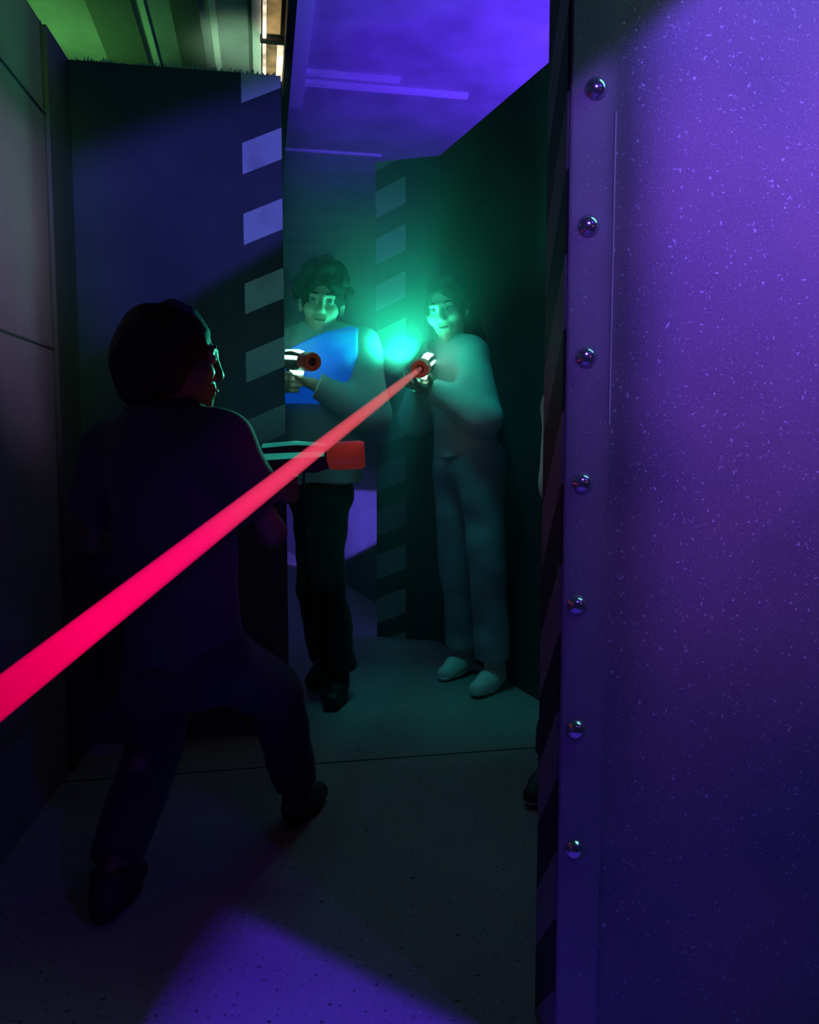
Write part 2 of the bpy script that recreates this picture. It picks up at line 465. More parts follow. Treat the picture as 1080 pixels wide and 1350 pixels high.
# ------------------------------------------------------------------ the laser gun
def laser_gun(label, G, led, orange, under=True):
    """G: right / forward / up frame with its origin at the top of the grip"""
    k = .9
    root = empty('laser_gun', G.translation); tag(root, label, 'toy gun', 'laser guns held by the players')
    R = G.to_3x3().to_4x4()
    def P(pts): return [(y * k, z * k) for y, z in pts]
    bm = bmesh.new()
    prism(bm, P([(-.085, .018), (-.065, .0), (.09, -.004), (.125, .006), (.125, .062), (.04, .07), (-.05, .066), (-.085, .05)]), -.024 * k, .024 * k, R)
    bm_obj('gun_body', bm, MAT['gun'], root, bevel=.004)
    bm = bmesh.new()
    prism(bm, P([(-.030, .002), (.014, .002), (.004, -.092), (-.040, -.086)]), -.0145 * k, .0145 * k, R)
    bm_obj('grip', bm, MAT['gun'], root, bevel=.004)
    bm = bmesh.new()
    prism(bm, P([(.014, -.002), (.060, -.002), (.056, -.040), (.012, -.044), (.012, -.038), (.050, -.034), (.053, -.006), (.014, -.006)]), -.005, .005, R)
    bm_obj('trigger_guard', bm, MAT['gun'], root)
    bm = bmesh.new()
    prism(bm, P([(.020, -.002), (.027, -.002), (.031, -.028), (.025, -.028)]), -.004, .004, R)
    bm_obj('trigger', bm, MAT['gun_trim'], root, bevel=.001)
    for nm, x0, x1 in (('light_strip', -.0275 * k, -.0235 * k), ('light_strip', .0235 * k, .0275 * k)):
        bm = bmesh.new(); prism(bm, P([(-.06, .036), (.112, .038), (.112, .051), (-.05, .052)]), x0, x1, R)
        bm_obj(nm, bm, led, root, bevel=.001)
    bm = bmesh.new(); prism(bm, P([(-.045, .064), (.04, .068), (.11, .060), (.11, .068), (.04, .077), (-.045, .074)]), -.014 * k, .014 * k, R)
    bm_obj('light_strip', bm, led, root, bevel=.001)
    if under:
      bm = bmesh.new(); prism(bm, P([(.02, -.006), (.085, -.006), (.08, -.020), (.06, -.020)]), -.018 * k, .018 * k, R)
      bm_obj('light_strip', bm, led, root, bevel=.001)
    ax = R @ Matrix.Translation(V((0, 0, .034 * k)))
    bm = bmesh.new()
    lathe(bm, [(r * k, y * k) for r, y in ((.026, .118), (.034, .128), (.0365, .140), (.0365, .205), (.033, .215), (.024, .216), (.022, .206))], ax)
    mz = bm_obj('muzzle', bm, orange, root, smooth=False)
    tag(mz, 'orange red barrel end')
    bm = bmesh.new(); lathe(bm, [(.012 * k, .203 * k), (.016 * k, .207 * k), (.014 * k, .211 * k), (.006 * k, .213 * k)], ax)
    bm_obj('lens', bm, MAT['lens'], mz, smooth=True)
    bm = bmesh.new(); prism(bm, P([(-.098, .022), (-.085, .018), (-.085, .052), (-.098, .046)]), -.019 * k, .019 * k, R)
    bm_obj('rear_cap', bm, MAT['gun_trim'], root, bevel=.003)
    return root, G @ V((0, .222 * k, .034 * k))

# ------------------------------------------------------------------ lights with edges masked in their nodes
def light(name, kind, loc, col, power, target=None, size=.1, sizey=None, spot=60, blend=.3, edges=(), inside=None, spec=1.0):
    l = bpy.data.lights.new(name, kind); o = bpy.data.objects.new(name, l); COL.objects.link(o)
    o.location = loc; l.color = col; l.energy = power; l.specular_factor = spec
    if kind == 'AREA':
        l.size = size
        if sizey: l.shape = 'RECTANGLE'; l.size_y = sizey
    else:
        l.shadow_soft_size = size
    if kind == 'SPOT':
        l.spot_size = math.radians(spot); l.spot_blend = blend
    if target is not None:
        o.rotation_euler = (V(target) - V(loc)).to_track_quat('-Z', 'Y').to_euler()
    if edges:
        l.use_nodes = True; nt = l.node_tree; em = nt.nodes['Emission']
        g = nt.nodes.new('ShaderNodeNewGeometry'); prev = None
        for A, Bq, w in edges:
            m = (A - V(loc)).cross(Bq - V(loc)).normalized()
            if (inside - V(loc)).dot(m) < 0: m = -m
            d = nt.nodes.new('ShaderNodeVectorMath'); d.operation = 'DOT_PRODUCT'; d.inputs[1].default_value = m
            nt.links.new(g.outputs['Normal'], d.inputs[0])
            mr = nt.nodes.new('ShaderNodeMapRange'); mr.interpolation_type = 'SMOOTHSTEP'
            mr.inputs[1].default_value = -w; mr.inputs[2].default_value = w
            nt.links.new(d.outputs['Value'], mr.inputs[0])
            if prev is None: prev = mr.outputs[0]
            else:
                q = nt.nodes.new('ShaderNodeMath'); q.operation = 'MULTIPLY'
                nt.links.new(prev, q.inputs[0]); nt.links.new(mr.outputs[0], q.inputs[1]); prev = q.outputs[0]
        nt.links.new(prev, em.inputs['Strength'])
    return o

# ================================================================== SETTING
UV = (.17, .06, 1.0)
# floor: sealed concrete with a saw-cut joint
kf = NT('concrete floor')
co = kf.n('TexCoord').outputs['Object']
fb = kf.mix(kf.ramp(kf.noise(1.6, 5, co), .3, .7), (.23, .23, .23), (.34, .34, .33))
fb = kf.mix(kf.ramp(kf.noise(75, 2, co, .6), .63, .70), fb, (.06, .06, .07))
fb = kf.mix(kf.ramp(kf.noise(130, 2, co, .6), .68, .74), fb, (.6, .6, .6))
j0, j1 = atz(440, 1005, 0), atz(715, 985, 0)
jd = (j1 - j0).normalized(); jn = V((-jd.y, jd.x, 0))
sv = kf.n('VectorMath', operation='SUBTRACT'); kf.l(co, sv.inputs[0]); sv.inputs[1].default_value = j0
dv = kf.n('VectorMath', operation='DOT_PRODUCT'); kf.l(sv.outputs[0], dv.inputs[0]); dv.inputs[1].default_value = jn
jm = kf.math('LESS_THAN', kf.math('ABSOLUTE', dv.outputs['Value']), .005)
fb = kf.mix(jm, fb, (.02, .02, .02))
kf.base(fb); kf.b.inputs['Roughness'].default_value = .75; kf.b.inputs['Specular IOR Level'].default_value = .25
kf.bump(kf.noise(90, 3, co), .2, .003)
bm = bmesh.new(); box_pts(bm, (-4.2, -2.5, -.1), (4.2, 12.2, 0)); tag(bm_obj('floor', bm, kf.m), kind='structure')

WT = 2.376
# left door panel with painted stripes on its free edge
a0 = atz(382, 966, 0); PY = a0.y
ptop = at(378, 100, PY); LT = ptop.z
pl = atz(85, 78, LT)
nrm = V((-(pl.y - a0.y), (pl.x - a0.x), 0)).normalized()
a_ = V((a0.x, a0.y, 0)); b_ = V((pl.x, pl.y, 0)); ax = (a_ - b_).normalized()
L = (a_ - b_).length
s_lo = onpl(320, 230, a_, nrm); s_hi = onpl(378, 207, a_, nrm)
x0 = (s_lo - b_).dot(ax); slope = (s_hi.z - s_lo.z) / ((s_hi - s_lo).dot(ax))
z0 = s_lo.z - slope * x0
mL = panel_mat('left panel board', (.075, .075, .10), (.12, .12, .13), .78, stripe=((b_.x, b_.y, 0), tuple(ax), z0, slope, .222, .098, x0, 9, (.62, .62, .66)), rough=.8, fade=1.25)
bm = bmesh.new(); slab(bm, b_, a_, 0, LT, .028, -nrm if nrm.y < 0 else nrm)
tag(bm_obj('wall_front_left', bm, mL), kind='structure')
# frayed dust along the panel's upper edge
kd = simple('dust lint', (.45, .5, .45), .9)
bm = bmesh.new()
for i in range(260):
    t = random.uniform(.05, .97) ** 1.0; p = b_.lerp(a_, t) + V((0, random.uniform(0, .026), LT)); hh = random.uniform(.003, .016)
    w = random.uniform(.0015, .005)
    q = V((random.uniform(-.008, .008), random.uniform(-.004, .004), hh))
    v = [bm.verts.new(p + d) for d in (V((-w, 0, -.001)), V((w, 0, -.001)), q + V((w * .3, 0, 0)), q - V((w * .3, 0, 0)))]
    bm.faces.new(v)
tag(bm_obj('dust', bm, kd), 'pale fuzzy dust along the top edge of the striped left panel', 'dust', kind='stuff')
# left wall running towards the camera
pc = atz(35, 0, LT); dl = (V((pc.x, pc.y, 0)) - b_).normalized()
c_ = b_ + dl * 3.6
mW = panel_mat('left wall board', (.20, .19, .21), (.34, .33, .35), .76, rough=.85)
bm = bmesh.new(); slab(bm, b_, c_, 0, LT, .05, (-1, 0)); tag(bm_obj('wall_left', bm, mW), kind='structure')
mDark = simple('dark trim', (.05, .05, .06), .6)
# slim corner trim and the seams of the boards
bm = bmesh.new(); n_in = V((-dl.y, dl.x, 0)); n_in = n_in if n_in.x > 0 else -n_in
e0 = b_ + dl * .0; e1 = b_ + dl * .21
slab(bm, e0 + n_in * .012, e1 + n_in * .012, 0, LT - .002, .0115, -n_in)
tag(bm_obj('trim_1', bm, panel_mat('corner trim board', (.10, .10, .12), (.2, .2, .2), .8)), kind='structure')
bm = bmesh.new()
for z, dz in ((1.93, 0), (1.27, 0)):
    slab(bm, e1 + n_in * .003, c_ + n_in * .003, z, z + .005, .0028, -n_in)
slab(bm, e1 + dl * .012 + n_in * .003, e1 + dl * .017 + n_in * .003, 0, LT, .0028, -n_in)
tag(bm_obj('trim_2', bm, mDark), kind='structure')

# right foreground wall
RY = 1.15
mR = panel_mat('right wall board', (.26, .22, .30), (.85, .8, .9), .655, blot=(.40, .26, .34), rough=.75, bumpk=.35)
r0 = at(742, 700, RY); RH = 2.376
bm = bmesh.new(); slab(bm, (r0.x, RY), (2.6, RY), 0, RH, .155, (0, 1))
WR_ = bm_obj('wall_front_right', bm, mR); tag(WR_, kind='structure')
mEnd = panel_mat('end cap board', (.018, .018, .03), (.12, .12, .14), .80,
                 stripe=((r0.x, RY, 0), (0, 1, 0), .05, -.95, .222, .105, -.01, .3, (.17, .18, .21)))
bm = bmesh.new(); slab(bm, (r0.x - .004, RY - .002), (r0.x - .004, RY + .157), 0, RH, .0038, (1, 0))
bm_obj('end_cap', bm, mEnd, WR_)
mS = panel_mat('bolted strip paint', (.30, .25, .33), (.85, .8, .9), .70, rough=.55, bumpk=.25, spec=.5)
sx1 = at(803, 500, RY).x
bm = bmesh.new(); box_pts(bm, (r0.x, RY - .009, 0), (sx1, RY - .0005, RH))
strip = bm_obj('metal_strip', bm, mS, WR_, bevel=.002)
bm = bmesh.new(); box_pts(bm, (sx1 - .0012, RY - .0098, at(800, 560, RY).z), (sx1 + .0006, RY - .0080, at(806, 150, RY).z))  # light caught on the bevel, put in as a thin pale box
tag(bm_obj('edge_highlight', bm, simple('pale edge highlight', (.75, .72, .85), .5), strip), 'pale highlight painted along the edge of the strip')
mB = NT('bolt paint'); mB.base(mB.mix(mB.noise(60), (.50, .46, .64), (.60, .56, .72))); mB.b.inputs['Roughness'].default_value = .16; mB.b.inputs['Metallic'].default_value = .85
mB.b.inputs['Specular IOR Level'].default_value = .8
for i, (x, y) in enumerate(((787, 117), (777, 298), (774, 471), (769, 637), (762, 798), (761, 962), (759, 1120))):
    p = at(x - 1, y, RY - .009)
    bm = bmesh.new()
    mt = Matrix.Translation(p) @ Matrix.Diagonal((1, -1, 1, 1))
    lathe(bm, [(.0155, 0), (.0155, .0015), (.0140, .003), (.0125, .0066), (.009, .0095), (.005, .0110), (.001, .0115)], mt, 28)
    bm_obj('bolt', bm, mB.m, strip, smooth=True)

# dark wall running away on the right
d0, d1 = atz(738, 70, WT), atz(580, 205, WT)
dd = (d1 - d0); dd.z = 0; dd.normalize()
q0 = V((d0.x, d0.y, 0)) - dd * 1.25; q1 = V((d1.x, d1.y, 0))
mK = panel_mat('dark wall board', (.036, .04, .055), (.12, .12, .14), .78, rough=.85)
bm = bmesh.new(); slab(bm, q0, q1, 0, WT, .05, (1, .2)); tag(bm_obj('wall_right', bm, mK), kind='structure')
# striped end panel in the middle
m0 = atz(495, 214, WT); m0.z = 0
mn = V((-(q1.y - m0.y), q1.x - m0.x, 0)).normalized()
ms_ = onpl(535, 300, m0, mn); max_ = (q1 - m0).normalized()
xs = (ms_ - m0).dot(max_)
t0_, t1_ = onpl(496, 350, m0, mn), onpl(535, 330, m0, mn)
msl = (t1_.z - t0_.z) / ((t1_ - t0_).dot(max_)); mz0 = t0_.z
mM = panel_mat('centre panel board', (.05, .055, .07), (.12, .12, .14), .78, stripe=((m0.x, m0.y, 0), tuple(max_), mz0, msl, .226, .128, -1, xs, (.36, .36, .40)), rough=.85)
bm = bmesh.new(); slab(bm, m0, q1 + max_ * .03, 0, WT, .05, (0, 1)); tag(bm_obj('wall_center', bm, mM), kind='structure')
# lower wall behind the players
g0, g1 = atz(490, 285, WT), atz(452, 317, WT); gd = (g1 - g0); gd.z = 0; gd.normalize()
g0 = V((g0.x, g0.y, 0)); g0 = g0 - gd * .6; g1 = g0 + gd * 5.2
mG = panel_mat('rear partition board', (.17, .17, .20), (.2, .2, .2), .78, rough=.85)
bm = bmesh.new(); slab(bm, g0, g1, 0, WT, .05, (1, .5)); tag(bm_obj('wall_back_left', bm, mG), kind='structure')
# building shell
mBk = panel_mat('rear wall', (.20, .20, .22), (.25, .25, .25), .8)
bm = bmesh.new(); box_pts(bm, (-4.2, 12.0, 0), (4.2, 12.2, 3.6)); tag(bm_obj('wall_back', bm, mBk), kind='structure')
CZ = 3.6
mC = panel_mat('ceiling sheet', (.42, .42, .44), (.5, .5, .5), .8, rough=.6, bumpk=.05)
bm = bmesh.new(); box_pts(bm, (-4.2, -2.5, CZ), (4.2, 12.2, CZ + .1)); tag(bm_obj('ceiling', bm, mC), kind='structure')
vp = ray(345, 584); cdir = V((vp.x, vp.y, 0)).normalized(); cx = V((cdir.y, -cdir.x, 0))
mRib = simple('ceiling rib paint', (.85, .86, .86), .45, namp=.1)
mRibD = simple('ceiling beam paint', (.16, .17, .17), .6)
def beam(name, px, py, w, drop, mat, s0=-2.0, s1=3.0, dirv=None):
    c = atz(px, py, CZ); dv = dirv or cdir; nn = V((dv.y, -dv.x, 0))
    a, b = c + dv * s0, c + dv * s1
    bm = bmesh.new(); slab(bm, (a - nn * w / 2).to_2d(), (b - nn * w / 2).to_2d(), CZ - drop, CZ - .001, w, nn.to_2d())
    return tag(bm_obj(name, bm, mat), kind='structure')
beam('trim_3', 197, 42, .035, .018, mRib)
beam('trim_4', 284, 45, .04, .018, mRib)
beam('trim_5', 250, 45, .16, .03, mRibD)
beam('trim_13', 158, 42, .26, .03, mRibD)
beam('trim_6', 330, 55, .02, .03, mRibD)
beam('trim_7', 379, 50, .05, .20, mDark, -2, 6)
beam('trim_8', 341, 55, .075, .05, mRib, -1.5, 1.0)
# purple side: one lighter long beam and a pair of cross rails
mRail = simple('ceiling rail paint', (.85, .85, .86), .5, namp=.1)
beam('trim_9', 397, 40, .12, .05, mRail, -2, 1.05)
for i, (px, py, w, lo_, hi_) in enumerate(((450, 96, .05, -.33, .42), (498, 114, .055, -.72, .68))):
    beam('trim_%d' % (10 + i), px, py, w, .03, mRail, lo_, hi_, cx)
beam('trim_12', 430, 199, .03, .02, mRail, -.7, .5, cx)

# ================================================================== MATERIALS FOR PEOPLE AND GUNS
MAT = {}
MAT['gun'] = simple('gun plastic', (.035, .035, .04), .4)
MAT['gun_trim'] = simple('gun trim', (.09, .09, .10), .45)
MAT['lens'] = simple('lens', (.08, .01, .01), .15, bump=0)
led_green = glow('green light strip', (.35, 1, .75), 9)
led_teal = glow('teal light strip', (.03, .55, .42), .9)
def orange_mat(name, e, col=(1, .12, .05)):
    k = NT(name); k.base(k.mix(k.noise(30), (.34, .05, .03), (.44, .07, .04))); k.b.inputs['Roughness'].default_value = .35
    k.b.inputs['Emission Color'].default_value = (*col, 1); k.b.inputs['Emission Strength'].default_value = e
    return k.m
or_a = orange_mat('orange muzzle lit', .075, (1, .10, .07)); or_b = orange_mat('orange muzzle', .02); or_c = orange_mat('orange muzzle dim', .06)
MAT['lips'] = simple('lips', (.22, .07, .06), .4, nscale=90, namp=.08, bump=0)
skin = simple('skin', (.55, .36, .27), .55, nscale=90, namp=.08, bump=.05)
eye = simple('eye white', (.24, .24, .23), .2, namp=.03, bump=0); iris = simple('iris', (.05, .03, .02), .15, bump=0)
def hair_mat(name, col):
    k = NT(name); co = k.n('TexCoord').outputs['Object']
    mp = k.n('Mapping'); mp.inputs['Scale'].default_value = (1, 1, .12); k.l(co, mp.inputs[0])
    n = k.noise(190, 3, mp.outputs[0]); k.base(k.mix(n, tuple(c * .4 for c in col), tuple(c * 1.6 for c in col)))
    k.b.inputs['Roughness'].default_value = .65; k.b.inputs['Specular IOR Level'].default_value = .2; k.bump(n, .8, .004); return k.m
def cloth(name, col, scale=220, rough=.9):
    k = NT(name); n = k.noise(scale, 2); n2 = k.noise(7, 4)
    k.base(k.mix(n2, tuple(c * .75 for c in col), tuple(min(1, c * 1.2) for c in col)))
    k.b.inputs['Roughness'].default_value = rough; k.b.inputs['Specular IOR Level'].default_value = .15
    k.b.inputs['Sheen Weight'].default_value = .15
    k.bump(n, .25, .002); return k.m
def jeans(name, col):
    k = NT(name); co = k.n('TexCoord').outputs['Object']
    w = k.n('TexWave'); w.inputs['Scale'].default_value = 160; w.inputs['Distortion'].default_value = 1.5; k.l(co, w.inputs[0])
    b = k.mix(k.ramp(k.noise(5, 5, co), .3, .7), tuple(c * .65 for c in col), tuple(c * 1.25 for c in col))
    k.base(k.mix(k.math('MULTIPLY', w.outputs['Fac'], .2), b, (.6, .65, .7))); k.b.inputs['Roughness'].default_value = .9
    k.bump(k.noise(200, 2, co), .3, .002); return k.m

# ================================================================== PEOPLE
Z = V((0, 0, 1))
def cap(F, hp, HR, hs, hf, face=.045, low=-.04, vol=1.0):
    """hair cap round the skull, opened over the face"""
    F.ell(hp(0, -.020, .034), (.086 * hs * vol, .104 * hs * vol, .100 * hs * vol), HR, .015)
    F.cone(hp(0, .135, -.035), hp(0, .118, .035), .068 * hs, .058 * hs, .02, op='s')

# ---- foreground player, seen from behind, face in profile to the right
YA = 1.65
def hairA(F, hp, HR, hs, hf, hu, hr):
    F.ell(hp(0, -.022, .034), (.088 * hs, .108 * hs, .102 * hs), HR, .015)
    F.ell(hp(0, -.075, -.012), (.080 * hs, .066 * hs, .075 * hs), HR, .03)
    F.ell(hp(0, -.060, -.060), (.066 * hs, .060 * hs, .055 * hs), HR, .03)
    for q in (-1, 1):
        F.ell(hp(q * .070, -.012, -.015), (.026 * hs, .045 * hs, .062 * hs), HR, .02)
    F.cone(hp(0, .140, -.06), hp(0, .134, .035), .080 * hs, .066 * hs, .015, op='s')
    F.wrinkle(.003, 90, 3, (1, 1, .3))
headA = at(231, 477, YA)
gunA = frame(at(372, 622, 1.84), V((1, .06, .05)).normalized(), V((0, -.12, 1)))
ggA = gunA.to_3x3()
wrA = gunA @ V((.018 * .8, -.075 * .8, -.055 * .8))
pelA = at(246, 862, YA); nekA = at(216, 556, YA)
lfoot = V((at(150, 1150, 1.62).x, 1.60, .079)); rfoot = V((atz(392, 1050, .07).x, 2.02, .079))
rootA, dA = person('person', 'person in dark T-shirt seen from behind at left, face turned right', dict(
    s=.80, hs=.90, nose=.098, shoff={1: V((0, 0, -.022)), -1: V((0, 0, -.022))}, pelvis=pelA, neck=nekA, fwd=V((.42, .9, 0)).normalized(), sw=.175,
    head=(headA, V((.95, .32, -.06)), V((0, 0, 1))),
    arm={1: (wrA, V((.55, -.5, -.9))), -1: (at(190, 690, 1.95), V((-.5, -.35, -1)))},
    hand={1: ('grip', gunA, .8), -1: ('open', V((.55, .75, .25)), V((.6, -.4, .2)), .55)},
    leg={1: (rfoot, V((.25, .95, 0)), V((.35, .94, 0))), -1: (lfoot, V((-.1, 1, 0)), V((.1, 1, 0)))},
    sleeve=.72, ease=.028, top='t_shirt', hem=-.02, hair=hairA, seed=3, fold=.0035, h=.0055),
    dict(skin=simple('deep skin', (.15, .10, .08), .5, nscale=90, namp=.08, bump=.05), eye=eye, iris=iris, top=cloth('dark T-shirt', (.055, .055, .085)), legs=cloth('dark trousers', (.035, .035, .055)),
         shoe=simple('dark shoe', (.03, .03, .035), .6), sole=simple('dark sole', (.04, .04, .045), .7), hair=hair_mat('dark hair', (.025, .018, .014))))

# ---- curly-haired player in the doorway
YB = 3.08
def hairB(F, hp, HR, hs, hf, hu, hr):
    F.ell(hp(0, -.022, .050), (.096 * hs, .110 * hs, .105 * hs), HR, .015)
    rs = random.Random(8)
    for i in range(120):
        th, ph = rs.uniform(0, 2 * math.pi), rs.uniform(-.15, 1.5)
        d = V((math.cos(th) * math.cos(ph), math.sin(th) * math.cos(ph), math.sin(ph)))
        if d.y > .55 and d.z < .55: continue
        c = hp(d.x * .098, -.022 + d.y * .110, .050 + d.z * .108)
        F.ell(c, (.022 * hs,) * 3, np.eye(3), .008)
    F.cone(hp(0, .15, -.05), hp(0, .125, .030), .088 * hs, .062 * hs, .012, op='s')
    F.wrinkle(.004, 150, 3)
headB = at(424, 402, YB - .02)
gunB = frame(at(385, 486, 2.90), V((.50, -.86, -.12)).normalized(), V((0, 0, 1)))
wrB = gunB @ V((.018, -.075, -.055))
pelB = at(422, 640, YB + .03); nekB = at(422, 446, YB)
rootB, dB = person('person', 'curly haired person in a blue glowing vest and black trousers beyond the doorway', dict(
    s=.97, hs=1.0, pelvis=pelB, neck=nekB, fwd=V((-.12, -.99, 0)).normalized(), sw=.165,
    head=(headB, V((.10, -.97, -.12)), V((.10, 0, 1))),
    arm={1: (wrB, V((-.7, .2, -.8))), -1: (at(412, 506, 2.93), V((.75, .1, -.7)))},
    hand={1: ('grip', gunB, .97), -1: ('open', V((-.85, -.25, .12)), V((0, -.2, 1)), .6)},
    leg={1: (V((atz(426, 885, .08).x, 3.28, .095)), V((-.05, -1, 0)), V((-.3, -.95, 0))),
         -1: (V((atz(439, 915, .08).x, 3.03, .095)), V((.0, -1, 0)), V((-.06, -1, 0)))},
    sleeve=1.0, ease=.03, tease=.004, flare=.030, hipw=.030, boot=.10, top='hooded_top', hem=.02, hair=hairB, seed=9, fold=.004),
    dict(skin=skin, eye=eye, iris=iris, top=cloth('pale hooded top', (.40, .42, .44)), legs=cloth('black trousers', (.022, .022, .026)),
         shoe=simple('black boot', (.02, .02, .022), .5), sole=simple('black sole', (.02, .02, .02), .7), hair=hair_mat('dark curly hair', (.016, .012, .010))))
# vest: a padded front and back plate of the same person
VF = Field(dB['lo'], dB['hi'], .006)
u_, f_, r_, pl_, nk_ = dB['up'], dB['fw'], dB['rt'], dB['pel'], dB['nek']
VF.cone(pl_ + u_ * .30, nk_ - u_ * .09, .180, .190, .02, fr=dB['TF'], fy=.80, cut=[(pl_ + u_ * .32, -u_), (nk_ + u_ * .02, u_), (nk_ + r_ * .20, r_), (nk_ - r_ * .20, -r_)])
for q in (-1, 1):
    VF.cone(nk_ + r_ * q * .10 - u_ * .10 + f_ * .085, nk_ + r_ * q * .105 - u_ * .012, .055, .052, .02)
kv = NT('blue vest panel'); kv.base(kv.mix(kv.noise(12), (.05, .22, .75), (.08, .32, .9)))
kv.b.inputs['Emission Color'].default_value = (.0, .12, 1, 1)
kv.b.inputs['Emission Strength'].default_value = .28; kv.b.inputs['Roughness'].default_value = .6
VF.cone(dB['SH'][-1] - u_ * .012, dB['SH'][1] - u_ * .012, .082, .082, .05, cut=[(nk_ + r_ * .15, r_), (nk_ - r_ * .15, -r_)])
VX = [VF.ax[0][:, None, None], VF.ax[1][None, :, None], VF.ax[2][None, None, :]]
pv = at(450, 428, 2.95); VF.f = np.maximum(VF.f, ((VX[0] - pv.x) * -.40 + (VX[2] - pv.z) * .916).astype(np.float32))
tag(dB['emit'](VF, 'vest', kv.m), 'glowing blue vest')

# ---- long-haired player by the right wall
YC = 3.13
def hairC(F, hp, HR, hs, hf, hu, hr):
    cap(F, hp, HR, hs, hf)
    for q in (-1, 1):
        for i, (x, y) in enumerate(((.070, -.02), (.078, -.05), (.060, -.08), (.03, -.095))):
            a = hp(q * x, y, .02); b = hp(q * (x + .018), y - .02, -.13); c = hp(q * (x + .03), y + (.03 if i < 2 else -.03), -.34)
            F.cone(a, b, .026 * hs, .026 * hs, .012); F.cone(b, c, .026 * hs, .012 * hs, .012)
    F.wrinkle(.003, 110, 4, (1, 1, .15))
headC = at(589, 410, YC - .05)
bend = at(0, 920, .60)
mzC = at(553, 487, 2.82)
bdir = (bend - mzC).normalized()
gC = frame(V((0, 0, 0)), bdir, V((.25, 0, 1)))
gC.translation = mzC - (gC.to_3x3() @ V((0, .222 * .9, .034 * .9)))
gunC = gC
wrC = gunC @ V((.018 * .93, -.075 * .93, -.055 * .93))
pelC = at(617, 605, YC); nekC = at(598, 452, YC)
sole_C = simple('white sole', (.7, .7, .7), .6)
rootC, dC = person('person', 'long haired person in a pale sweater, jeans and white shoes firing the red beam', dict(
    s=.94, hs=.95, pelvis=pelC, neck=nekC, fwd=V((-.82, -.57, 0)).normalized(), sw=.125, chest=.118, shoff={-1: V((-.02, 0, -.035)), 1: V((0, 0, -.01))},
    head=(headC, V((-.28, -.94, -.22)), V((-.14, 0, 1))), 
    arm={1: (wrC, V((-.3, .5, -1))), -1: (gunC @ V((-.030, .03, -.055)), V((.15, -.35, -.9)))},
    hand={1: ('grip', gunC, .93), -1: ('open', (gunC.to_3x3() @ V((.45, .75, .1))), (gunC.to_3x3() @ V((.3, -.1, 1))), .6)},
    leg={1: (V((atz(610, 842, .09).x * .94, 3.36, .105)), V((-.5, -.8, 0)), V((-.6, -.75, -.12))),
         -1: (V((atz(646, 868, .08).x, 3.15, .092)), V((-.3, -.9, 0)), V((-.55, -.83, 0)))},
    sleeve=1.0, ease=.026, tease=.018, flare=.012, top='sweater', hem=.02, hair=hairC, seed=14, fold=.0045, laces=True),
    dict(skin=skin, eye=eye, iris=iris, top=cloth('pale sweater', (.55, .56, .55)), legs=jeans('blue jeans', (.22, .30, .38)),
         shoe=simple('white shoe leather', (.72, .72, .72), .5, namp=.06), sole=sole_C, lace=simple('white laces', (.8, .8, .8), .8), hair=hair_mat('dark long hair', (.03, .02, .015))))

# ---- player half hidden behind the right wall
def hairD(F, hp, HR, hs, hf, hu, hr):
    cap(F, hp, HR, hs, hf); F.wrinkle(.003, 100, 6)
pelD = V((.562, 2.10, .74)); nekD = V((.552, 2.10, 1.13))
sx = atz(715, 1040, .06)
rootD, dD = person('person', 'person mostly hidden behind the bolted right wall, only a pale sleeve and dark shoe showing', dict(
    s=.82, hs=.90, pelvis=pelD, neck=nekD, fwd=V((-.25, -.97, 0)).normalized(), sw=.16,
    head=(V((.552, 2.07, 1.28)), V((-.2, -.97, 0)), V((0, 0, 1))),
    arm={1: (V((.56, 1.95, .80)), V((-1, .2, -.25))), -1: (V((.62, 1.88, .85)), V((.2, -.3, -.9)))},
    hand={1: ('open', V((.75, -.5, .3)), V((.3, .5, .6)), .5), -1: ('open', V((-.5, -.8, .3)), V((-.6, .4, .5)), .5)},
    leg={1: (V((sx.x + .045, 2.20, .081)), V((-.1, -1, 0)), V((-.55, -.83, 0))), -1: (V((.66, 2.12, .081)), V((.1, -1, 0)), V((.1, -1, 0)))},
    sleeve=1.0, ease=.03, top='shirt', hem=-.06, hair=hairD, seed=21, h=.007, laces=True),
    dict(skin=skin, eye=eye, iris=iris, top=cloth('pale shirt', (.5, .52, .52)), legs=cloth('dark joggers', (.03, .03, .04)),
         shoe=simple('dark trainer', (.03, .03, .035), .5), sole=simple('pale trainer sole', (.45, .45, .48), .6), lace=simple('grey laces', (.3, .3, .3), .8), hair=hair_mat('dark short hair', (.03, .02, .015))))

# ================================================================== GUNS AND BEAM
gA, _ = laser_gun('laser gun with teal strips and red muzzle held by the player seen from behind', gunA, led_teal, or_a, under=False)
gB, _ = laser_gun('laser gun with white green lights and dark orange muzzle held by the curly haired player', gunB, led_green, or_b)
gCo, mz = laser_gun('laser gun with dazzling green white lights at the start of the red beam', gunC, led_green, or_c)
kb = NT('laser beam'); kb.t.nodes.remove(kb.b)
gco = kb.n('TexCoord').outputs['Generated']
beam_far = mz + bdir * 6.2
tq = (0.0 - mz.z) / bdir.z
beam_end = mz + bdir * (tq * .995)
BL = (beam_end - mz).length
oc = kb.n('TexCoord').outputs['Object']; sp_ = kb.n('SeparateXYZ'); kb.l(oc, sp_.inputs[0])
cr = kb.n('ValToRGB'); kb.l(kb.math('DIVIDE', sp_.outputs[2], 3.2), cr.inputs[0])
for i, (p, c) in enumerate(((0, (1, .30, .27)), (.33, (1, .12, .16)), (.50, (1, .045, .15)), (.60, (1, .004, .145)), (.68, (1, 0, .12)), (.735, (.52, 0, .055)), (.775, (.33, 0, .03)), (1, (.1, 0, .01)))):
    e = cr.color_ramp.elements[i] if i < 2 else cr.color_ramp.elements.new(p)
    e.position = p; e.color = (*c, 1)
